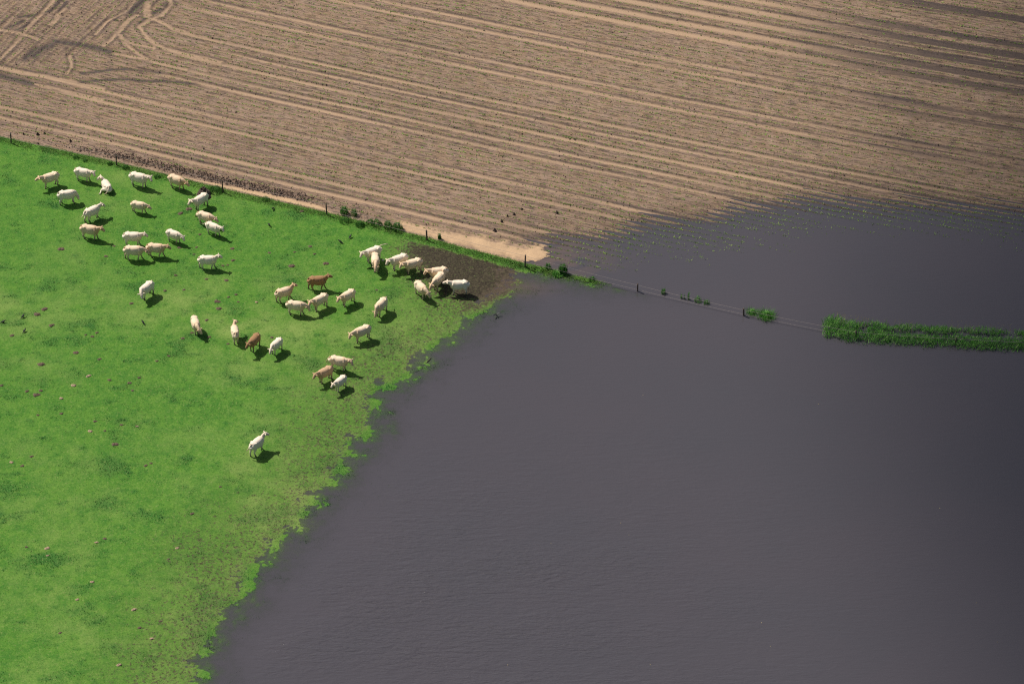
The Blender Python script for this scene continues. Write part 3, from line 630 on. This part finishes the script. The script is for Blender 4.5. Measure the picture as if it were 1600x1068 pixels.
# ------------------------------------------------------------------ weeds, tufts, the drowned bank
def leafy(name, r, h, n, seed, w=.07, top=.8, mat=M_weed, dark=0):
    q = np.random.default_rng(seed); a = q.uniform(0, 6.28, n); rr = r*np.sqrt(q.uniform(0, 1, n)); zt = q.uniform(0, 1, n)**top*h*np.sqrt(np.maximum(1-(rr/r)**2*.8, .05))
    P = np.stack([rr*np.cos(a)*(1-.3*zt/h), rr*np.sin(a)*(1-.3*zt/h), zt], 1)
    return blades(P, q.uniform(.06, .16, n)*(.6+h*.5), w, 1.6, np.clip(q.beta(2, 2.5, n)-dark, 0, 1), seed)
def stems(n, r, h, seed, w=.03, lean=.15):
    q = np.random.default_rng(seed); a = q.uniform(0, 6.28, n); rr = r*np.sqrt(q.uniform(0, 1, n)); P = np.stack([rr*np.cos(a), rr*np.sin(a), 0*a], 1)
    return blades(P, h*q.uniform(.6, 1.1, n), w, lean, q.beta(2, 3, n), seed+1)
def weed(name, u, v, r, h, n, label, cat, seed, kind='bush', group=None):
    x, y, z = GZ(u, v); root = empty(name, (x, y, float(ground_z(x, y)))); 
    base = max(-float(ground_z(x, y)), 0)
    if kind == 'bush':
        blade_obj('foliage', [leafy('f', r, h+base, n, seed), stems(n//5, r, h+base, seed+5, .05)], M_weed, root); blade_obj('stem', [stems(6, r*.4, (h+base)*.9, seed+9, .04)], M_weed, root)
    elif kind == 'reed':
        blade_obj('stem', [stems(n, r, h+base, seed, .05, .12)], M_weed, root); blade_obj('foliage', [leafy('f', r, (h+base)*.8, n*4, seed+3, .06)], M_weed, root)
    else:
        blade_obj('blade_tuft', [stems(n, r, h+base, seed, .06, .9), leafy('f', r, h+base, n, seed+4, .07)], M_lush, root)
    return tag(root, label, cat, group)
W = [('weed_bush', 538, 334, .42, .85, 260, 'upright leafy weed on the field side of the fence, left of the row of weeds', 'weed', 'bush'),
 ('weed_bush', 553.5, 336, .32, .75, 150, 'thin leafy weed between the upright weed and the dark round one', 'weed', 'bush'),
 ('weed_bush', 540, 346, .62, .35, 200, 'low dark weed patch at the pasture edge below the upright weed', 'weed', 'bush'),
 ('weed_bush', 562, 352, .45, .5, 240, 'small round dark green weed on the pasture side of the fence', 'weed', 'bush'),
 ('weed_bush', 579, 349.5, .42, .45, 180, 'leafy dark weed next to a patch of bare sand', 'weed', 'bush'),
 ('weed_bush', 588, 351, .55, .55, 260, 'dense low weed in the middle of the row by the sand', 'weed', 'bush'),
 ('weed_bush', 606, 356, .45, .8, 260, 'tall pointed weed second from the right end of the row by the sand', 'weed', 'bush'),
 ('weed_bush', 621, 359, .55, .85, 380, 'broad dark green bush at the right end of the row by the sand', 'bush', 'bush'),
 ('weed_bush', 337, 298, .75, .45, 420, 'dark nettle patch at the foot of the fence post beside the soil mound', 'nettles', 'bush'),
 ('weed_bush', 118.6, 247, .32, .25, 110, 'small blue green weed at the field edge, furthest left of the verge weeds', 'weed', 'bush'),
 ('weed_bush', 133, 251.5, .26, .2, 80, 'small dark weed in the verge just right of the blue green one', 'weed', 'bush'),
 ('weed_bush', 172, 256.5, .3, .3, 110, 'dark weed left of the fence post by the ploughed edge', 'weed', 'bush'),
 ('weed_bush', 197, 263, .36, .35, 140, 'dark weed right of the fence post by the ploughed edge', 'weed', 'bush'),
 ('weed_bush', 246, 277, .36, .25, 130, 'low dark weed in the verge left of the pale tan cow', 'weed', 'bush'),
 ('weed_bush', 415, 313, .45, .3, 150, 'low weed clump in the verge beside the sand strip', 'weed', 'bush'),
 ('weed_bush', 687, 373, .16, .75, 50, 'single thin tall weed on the verge right of a fence post', 'weed', 'reed'),
 ('weed_bush', 856.5, 420, .30, .55, 150, 'small dark bush on the narrow green strip between the two floods', 'bush', 'bush'),
 ('weed_bush', 879.5, 426, .42, 1.1, 150, 'tall leafy weed at the tip of the green strip between the two floods', 'weed', 'reed'),
 ('grass_tuft', 872, 428, .55, .3, 260, 'yellow green grass tuft at the foot of the tall leafy weed', 'grass tuft', 'tuft'),
 ('weed_bush', 925.5, 437.5, .36, .35, 130, 'small round weed standing alone in the water under the wires', 'weed', 'bush'),
 ('weed_bush', 1037, 458, .26, .7, 40, 'thin spindly weed in the water right of the first flooded post', 'weed', 'reed'),
 ('reed', 1064.5, 465.5, .10, .6, 10, 'short single reed, leftmost of the plants midway between two flooded posts', 'reed', 'reed'),
 ('reed', 1068.5, 466.5, .10, .7, 8, 'thin reed close to the left of the tallest reed in the water', 'reed', 'reed'),
 ('reed', 1076, 467.5, .10, 1.0, 14, 'tallest single reed standing in the water', 'reed', 'reed'),
 ('weed_bush', 1090, 470, .38, .5, 150, 'rounded leafy weed in the water right of the tallest reed', 'weed', 'bush'),
 ('weed_bush', 1104, 474, .34, .5, 50, 'sparse weed in the water, last before the second flooded post', 'weed', 'reed'),
 ('grass_tuft', 1175.5, 489, .42, .40, 420, 'small bright green tuft beside a flooded post', 'grass tuft', 'tuft'),
 ('grass_tuft', 1197, 494, .62, .50, 900, 'large bright green tuft in open water right of the small one', 'grass tuft', 'tuft')]
for i, (nm, u, v, r, h, n_, lab, cat, kd) in enumerate(W): weed(nm, u, v, r, h, n_, lab, cat, 300+i*11, kd)
# rank growth on the drowned bank: one mass of grass and nettles
n = 30000; t = rng.uniform(0, 1, n); bx = 27.9+t*38; by0 = np.interp(bx, BANK[:, 0], BANK[:, 1]); off = rng.uniform(-1.7, 1.7, n); by = by0+off
bz = ground_z(bx, by); den = fbm(bx/2.2, by/.9, 404, 3); gap = sst(1.9, .9, np.abs(off-.1*np.sin(bx)))*sst(27.9, 28.6, bx)
front = off < .25; hgt = np.where(front, .42, .50)*(1+.9*den)*np.where(bx < 33.5, 1.3, 1.0)
k = (den > -.38+.10*(~front)) & (rng.uniform(0, 1, n) < gap) & (bz > -.45) & ~((off > .05+.4*den) & (off < .55-.6*den) & (bx > 33.5+1.5*den))
zt = rng.uniform(0, 1, n)**.8*hgt
bp = blades(np.stack([bx, by, bz+zt], 1)[k], (.10+.22*rng.uniform(0, 1, n))[k], .075, 1.3, np.clip(rng.beta(2, 2.4, n)+.25*den, 0, 1)[k], 77)
tag(blade_obj('reed_bank', [bp], M_lush), 'long strip of rank green grass and nettles on the drowned bank at the right edge', 'rank growth', kind='stuff')
n = 260; bx = 29.5+rng.uniform(0, 1, n)**1.3*32; by = np.interp(bx, BANK[:, 0], BANK[:, 1])+rng.uniform(.2, 1.6, n); k = fbm(bx/3, by*0, 9, 2) > -.05
Pst = np.stack([bx, by, ground_z(bx, by)+.3], 1)[k]; sp = blades(Pst, rng.uniform(.5, 1.0, k.sum()), .022, .25, None, 78); hp_ = Pst+np.array([0, 0, .75]); 
tag(blade_obj('seed_heads', [sp, blades(hp_+rng.normal(0, .06, hp_.shape), np.full(len(hp_), .12), .06, .9, None, 79)], M_straw), 'pale dry seed heads standing above the rank growth on the drowned bank', 'seed heads', kind='stuff')

# ------------------------------------------------------------------ soil mound, clods, dung
def lump(name, rx, ry, h, mat, seed, nu=18, nr=7, rough=.25):
    V = [(0, 0, h)]; T = []
    for i in range(1, nr+1):
        t = i/nr
        for k in range(nu):
            a = 2*math.pi*k/nu; q = 1+rough*float(perlin(np.array([math.cos(a)*1.7+seed]), np.array([math.sin(a)*1.7+t*1.5]), seed)[0]); b = rough*float(perlin(np.array([math.cos(a)*t*4+seed]), np.array([math.sin(a)*t*4]), seed+3)[0])
            V.append((rx*t*q*math.cos(a), ry*t*q*math.sin(a), h*(1-t*t)*(1+b*2)-.03*(t > .99)))
    for k in range(nu): T.append((0, 1+k, 1+(k+1) % nu))
    for i in range(nr-1):
        for k in range(nu): a = 1+i*nu+k; b = 1+i*nu+(k+1) % nu; T.append((a, a+nu, b+nu, b))
    me = bpy.data.meshes.new(name); me.from_pydata(V, [], T); me.materials.append(mat); me.polygons.foreach_set('use_smooth', np.ones(len(me.polygons), bool)); me.update()
    o = bpy.data.objects.new(name, me); COL.objects.link(o); return o
def put(o, u, v, rz=0, s=1, dz=0):
    x, y, z = GZ(u, v); o.location = (x, y, z+dz); o.rotation_euler = (0, 0, rz); o.scale = (s, s, s); return o
tag(put(lump('soil_mound', .75, .95, .62, M_soil, 5, 28, 12, .35), 318.5, 304.5, .4), 'dark heap of bare soil by the fence, behind a standing white cow', 'soil mound')
DP = [(19, 524), (134, 523), (144, 525.5), (151, 520), (119, 551), (64.5, 569), (155, 561), (245, 564), (264, 556), (2.5, 602), (42, 611), (56, 617), (64, 610), (171, 593.5), (202, 598), (217, 590), (207, 610), (96, 646), (59, 648), (148, 658), (190, 663.5), (164, 672.7), (179.5, 693.7), (49, 713), (35, 727.5), (236, 723.5), (227.5, 727), (344, 760), (286, 528.5), (356.5, 537), (326, 526.5), (41, 854), (164, 841), (263.5, 873), (300, 802), (250, 970), (218, 980), (94, 988), (95, 389), (165, 400.5), (178.5, 384.5), (258, 454), (205, 474), (338.6, 471), (354, 438), (356, 414), (348, 415), (363.5, 407), (363, 388.5), (307, 386.5), (280, 387), (303, 397.6), (323, 436), (369, 460), (372, 471.5), (274, 430), (287.5, 452.7), (282, 333.5), (295, 326.5), (312, 366.5), (421, 395), (456, 415.7), (509, 411.5), (460, 394), (485, 385), (357, 464), (588.5, 453), (491, 397), (472, 330), (342, 482), (322.6, 500), (299.7, 520), (425, 527), (58, 491), (69, 483), (80, 508.5), (118, 551)]
big = {(95, 389), (179.5, 693.7), (119, 551), (64.5, 569), (456, 415.7), (295, 326.5), (509, 411.5), (56, 617), (342, 482), (282, 333.5), (58, 491), (69, 483), (338.6, 471), (80, 508.5)}
pr = [lump('cow_pat', .24, .17, .06, M_dung, 20+i, 14, 4, .6) for i in range(4)]
for i, p in enumerate(DP):
    o = pr[i] if i < 4 else pr[i % 4].copy()
    if i >= 4: COL.objects.link(o)
    put(o, *p, random.uniform(-.5, .5), random.uniform(1.15, 1.5) if p in big else random.uniform(.55, .9), .02)
    tag(o, 'flat brown cow pat drying on the grass', 'cow pat', 'brown cow pats scattered over the pasture')
PP = [(74, 856), (150.5, 847), (144, 908.6), (121, 936), (209, 952), (186, 1038), (277, 856), (237, 997), (74.5, 867.5), (141, 673.5), (214, 666), (96, 622), (115, 602), (138, 587.5), (401, 472), (18, 722)]
pr = [lump('pale_cow_pat', .21, .14, .05, M_dungp, 40+i, 12, 4, .6) for i in range(3)]
for i, p in enumerate(PP):
    o = pr[i] if i < 3 else pr[i % 3].copy()
    if i >= 3: COL.objects.link(o)
    put(o, *p, random.uniform(-.5, .5), random.uniform(.7, 1.2), .03)
    tag(o, 'pale dried-out cow pat on the grass', 'cow pat', 'pale dried cow pats on the lower pasture')
CP = [(36.7, 210), (58.7, 210), (70, 209.5), (110, 220.5), (59.6, 225), (784, 345.5), (793, 338), (803, 334.5), (815, 327.5), (773, 360), (870, 332)]
pr = [lump('soil_clod', .20, .15, .20, M_soil, 60+i, 10, 4, .8) for i in range(3)]
for i, p in enumerate(CP):
    o = pr[i] if i < 3 else pr[i % 3].copy()
    if i >= 3: COL.objects.link(o)
    put(o, *p, random.uniform(0, 3), random.uniform(.7, 1.1)); tag(o, 'big dark soil clod lying on the brown field', 'soil clod', 'dark clods on the ploughed field')
tag(put(lump('white_lump', .13, .08, .10, M_white, 71, 12, 4, .4), 598.5, 406.5), 'small white lump lying on the grass beside the cow with the stretched tail', 'white lump')  # small white object of no identified kind

# crumbs of soil, thick along the ploughed edge
n = 90000; qx = rng.uniform(-62, 60, n); qS = rng.uniform(.8, 64, n); n2 = 7000; qx = np.concatenate([qx, rng.uniform(-49, -12, n2)]); qS = np.concatenate([qS, rng.uniform(.2, 3.0, n2)]); qy = qS+S0+yref(qx)
pz = ground_z(qx, qy); pw = samp('wet', qx, qy); pr_ = samp('ridge', qx, qy); pt = np.maximum(samp('trk', qx, qy), samp('sand', qx, qy))
k = (rng.uniform(0, 1, len(qx)) < np.clip(.10+.75*pw+1.2*pr_, 0, 1)*(1-.95*pt)) & (pz > -.01) & (samp('F', qx, qy) > .5); qx, qy, pz, pr_ = qx[k], qy[k], pz[k], pr_[k]; m_ = len(qx)
sz = rng.gamma(2.2, .022, m_).clip(.025, .10)*(1+.8*pr_); base = np.array([[1, 0, 0], [0, 1, 0], [-1, 0, 0], [0, -1, 0], [0, 0, 1.0]])
cv = base[None]*sz[:, None, None]*rng.uniform(.6, 1.3, (m_, 5, 1)); aa = rng.uniform(0, 6.28, m_); ca, sa = np.cos(aa)[:, None], np.sin(aa)[:, None]
cv = np.stack([cv[:, :, 0]*ca-cv[:, :, 1]*sa+qx[:, None], cv[:, :, 0]*sa+cv[:, :, 1]*ca+qy[:, None], cv[:, :, 2]+pz[:, None]-.01], 2).reshape(-1, 3)
ct = (np.arange(m_)[:, None, None]*5+np.array([[0, 1, 4], [1, 2, 4], [2, 3, 4], [3, 0, 4]])[None]).reshape(-1, 3)
tag(mesh_np('soil_crumbs', cv, ct, M_crumb, smooth=False, tri=True), 'loose dark crumbs of soil over the ploughed field', 'soil crumbs', kind='stuff')

# ------------------------------------------------------------------ birds
def crow(loc, rz, label, wings=False, s=1.0):
    root = empty('crow', loc); root.rotation_euler = (0, 0, rz); root.scale = (s, s, s)
    pts, rad = smooth_path([(-.16, 0, .12), (-.08, 0, .14), (.04, 0, .17), (.12, 0, .22), (.17, 0, .265), (.215, 0, .262)], [(.02, .015), (.055, .05), (.068, .068), (.048, .05), (.042, .044), (.02, .02)], 3)
    V, T = tube(pts, rad[:, 0], rad[:, 1]); 
    for tb in ([(-.12, 0, .13), (-.24, 0, .09), (-.33, 0, .065)], [.03, .04, .045], [.014, .010, .006]), ([(.0, .03, .12), (.0, .035, .06), (.015, .035, 0)], [.02, .009, .008], [.02, .009, .008]), ([(.0, -.03, .12), (.0, -.035, .06), (.015, -.035, 0)], [.02, .009, .008], [.02, .009, .008]):
        v, t = tube(*tb); o = len(V); V += v; T += [tuple(q+o for q in f) for f in t]
    me = bpy.data.meshes.new('body'); me.from_pydata([tuple(v) for v in V], [], T); me.materials.append(M_bird); me.polygons.foreach_set('use_smooth', np.ones(len(me.polygons), bool)); me.update()
    b = bpy.data.objects.new('body', me); COL.objects.link(b); b.parent = root
    multi('beak', [([(.205, 0, .262), (.24, 0, .256), (.275, 0, .246)], [.016, .012, .003])], M_beak, root)
    for sd in (-1, 1):
        if wings: w = ([(.06, .05*sd, .19), (.08, .22*sd, .30), (.0, .42*sd, .36), (-.10, .55*sd, .34)], [.05, .09, .08, .02], [.012, .010, .008, .004])
        else: w = ([(.09, .055*sd, .19), (-.02, .068*sd, .165), (-.14, .045*sd, .125), (-.24, .02*sd, .10)], [.018, .022, .016, .006], [.035, .05, .035, .01])
        V, T = tube(w[0], w[1], w[2], (1, 0, 0) if wings else (0, 1, 0)); me = bpy.data.meshes.new('wing'); me.from_pydata([tuple(v) for v in V], [], T); me.materials.append(M_bird); me.update(); o = bpy.data.objects.new('wing', me); COL.objects.link(o); o.parent = root
    return tag(root, label, 'bird', None if wings else 'black birds feeding on the pasture')
CR = [(426.5, 327.5, -2.0, 'black bird on the grass near the fence, upper of two above the side-on brown cow'), (420.5, 352.5, -1.2, 'black bird on open grass, lower of two above the side-on brown cow'), (547.5, 371, 1.1, 'black bird on the grass below the weeds, nearest to them'),
 (531.5, 379, 2.6, 'black bird on the grass left of the cow with the stretched tail'), (36, 495.5, 1.0, 'black bird near the left edge of the pasture, upper of two'), (38.5, 518, 1.1, 'black bird near the left edge of the pasture, lower of two'), (223.5, 505, 2.2, 'black bird on the grass below the lone white cow with lowered head'), (5.5, 504, .2, 'black bird at the very left edge of the pasture')]
for u, v, a, lab in CR:
    crow(GZ(u, v), a, lab)
x, y, z = GZ(776, 494.5); crow((x, y, .03), 2.2, 'black bird with raised wings over the shallow water by the shore', True, .8)
x, y, z = GZ(668, 563); 
def W3(u, v, h): X_, Y_ = G(u, v); return (float(X_), float(Y_), h)
tag(multi('branch', [([W3(664.5, 568, -.02), W3(668, 565, .04), W3(671, 562, .06), W3(673.5, 558.5, .05)], [.03, .035, .03, .015])], M_wood), 'curved dark stick floating by the pasture shore', 'stick')
# floating specks
fl = np.stack(G(rng.uniform(430, 1560, 45), rng.uniform(470, 1060, 45)), 1); k = ground_z(fl[:, 0], fl[:, 1]) < -.2; fl = fl[k]
tag(blade_obj('floating_specks', [blades(np.stack([fl[:, 0], fl[:, 1], 0*fl[:, 0]+.022], 1), np.full(len(fl), .012), .10, 7, None, 91)], M_straw), 'tiny pale specks drifting on the flood water', 'straw', kind='stuff')

# ------------------------------------------------------------------ cloud out of view, put in to darken the right side
def added_cloud(cx, cy, cz, rx, ry, h, dens):
    nr, na = 26, 64; V = []; T = []
    for sgn in (1, -1):
        for i in range(nr):
            t = i/nr
            for k in range(na):
                a = 2*math.pi*k/na; e = 1+.06*math.sin(3*a+1)+.04*math.sin(7*a); lum = 1+.25*math.sin(9*t+3*a)*math.cos(5*a+4*t)
                V.append((cx+rx*t*e*math.cos(a), cy+ry*t*e*math.sin(a), cz+sgn*h*(1-t*t)**2.0*(lum if sgn > 0 else .6)))
    rim = len(V)
    for k in range(na): a = 2*math.pi*k/na; e = 1+.06*math.sin(3*a+1)+.04*math.sin(7*a); V.append((cx+rx*e*math.cos(a), cy+ry*e*math.sin(a), cz))
    for si in (0, 1):
        o = si*nr*na
        for i in range(nr):
            for k in range(na):
                a, b_ = o+i*na+k, o+i*na+(k+1) % na; c, d = (a+na, b_+na) if i < nr-1 else (rim+k, rim+(k+1) % na)
                T.append((a, c, d, b_) if si == 0 else (a, b_, d, c))
    me = bpy.data.meshes.new('added_cloud'); me.from_pydata(V, [], T); me.validate(); me.update()
    m, nt, nn, ll = new_mat('added_cloud_vapour'); out = nn.new('ShaderNodeOutputMaterial'); pv = nn.new('ShaderNodeVolumePrincipled'); pv.inputs['Density'].default_value = dens; pv.inputs['Color'].default_value = (.98, .98, .98, 1); ll.new(pv.outputs[0], out.inputs['Volume'])
    me.materials.append(m); o = bpy.data.objects.new('added_cloud', me); COL.objects.link(o); tag(o, kind='structure')
ch = 460.
added_cloud(102-ch*.66, 206+ch*.518, ch, 86, 150, 30, .078)  # added above the frame only for the shade it casts

# ------------------------------------------------------------------ light
SUN_EL = math.radians(50); sv = Vector((-.79, .62, 0)).normalized(); sd_ = Vector((sv.x*math.cos(SUN_EL), sv.y*math.cos(SUN_EL), math.sin(SUN_EL)))
sl = bpy.data.lights.new('sun', 'SUN'); sl.energy = 4.7; sl.angle = math.radians(.53); sl.color = (1, .955, .88)
so = bpy.data.objects.new('sun', sl); COL.objects.link(so); so.rotation_euler = sd_.to_track_quat('Z', 'Y').to_euler(); so.location = (-150, 350, 300)
w = bpy.data.worlds.new('World'); sc.world = w; w.use_nodes = True; nt = w.node_tree
bg = nt.nodes['Background']; sky = nt.nodes.new('ShaderNodeTexSky'); sky.sky_type = 'NISHITA'; sky.sun_disc = False; sky.sun_elevation = SUN_EL; sky.sun_rotation = math.atan2(sd_.x, sd_.y); sky.air_density = 1.0; sky.dust_density = 3.0
nt.links.new(sky.outputs[0], bg.inputs[0]); bg.inputs[1].default_value = .072
sc.cycles.use_denoising = False; sc.cycles.sample_clamp_indirect = 1.2; sc.cycles.diffuse_bounces = 2; sc.cycles.transparent_max_bounces = 6; sc.cycles.filter_width = 1.2; sc.cycles.use_adaptive_sampling = False
sc.view_settings.view_transform = 'Standard'; sc.view_settings.look = 'None'; sc.view_settings.exposure = 0; sc.view_settings.gamma = 1
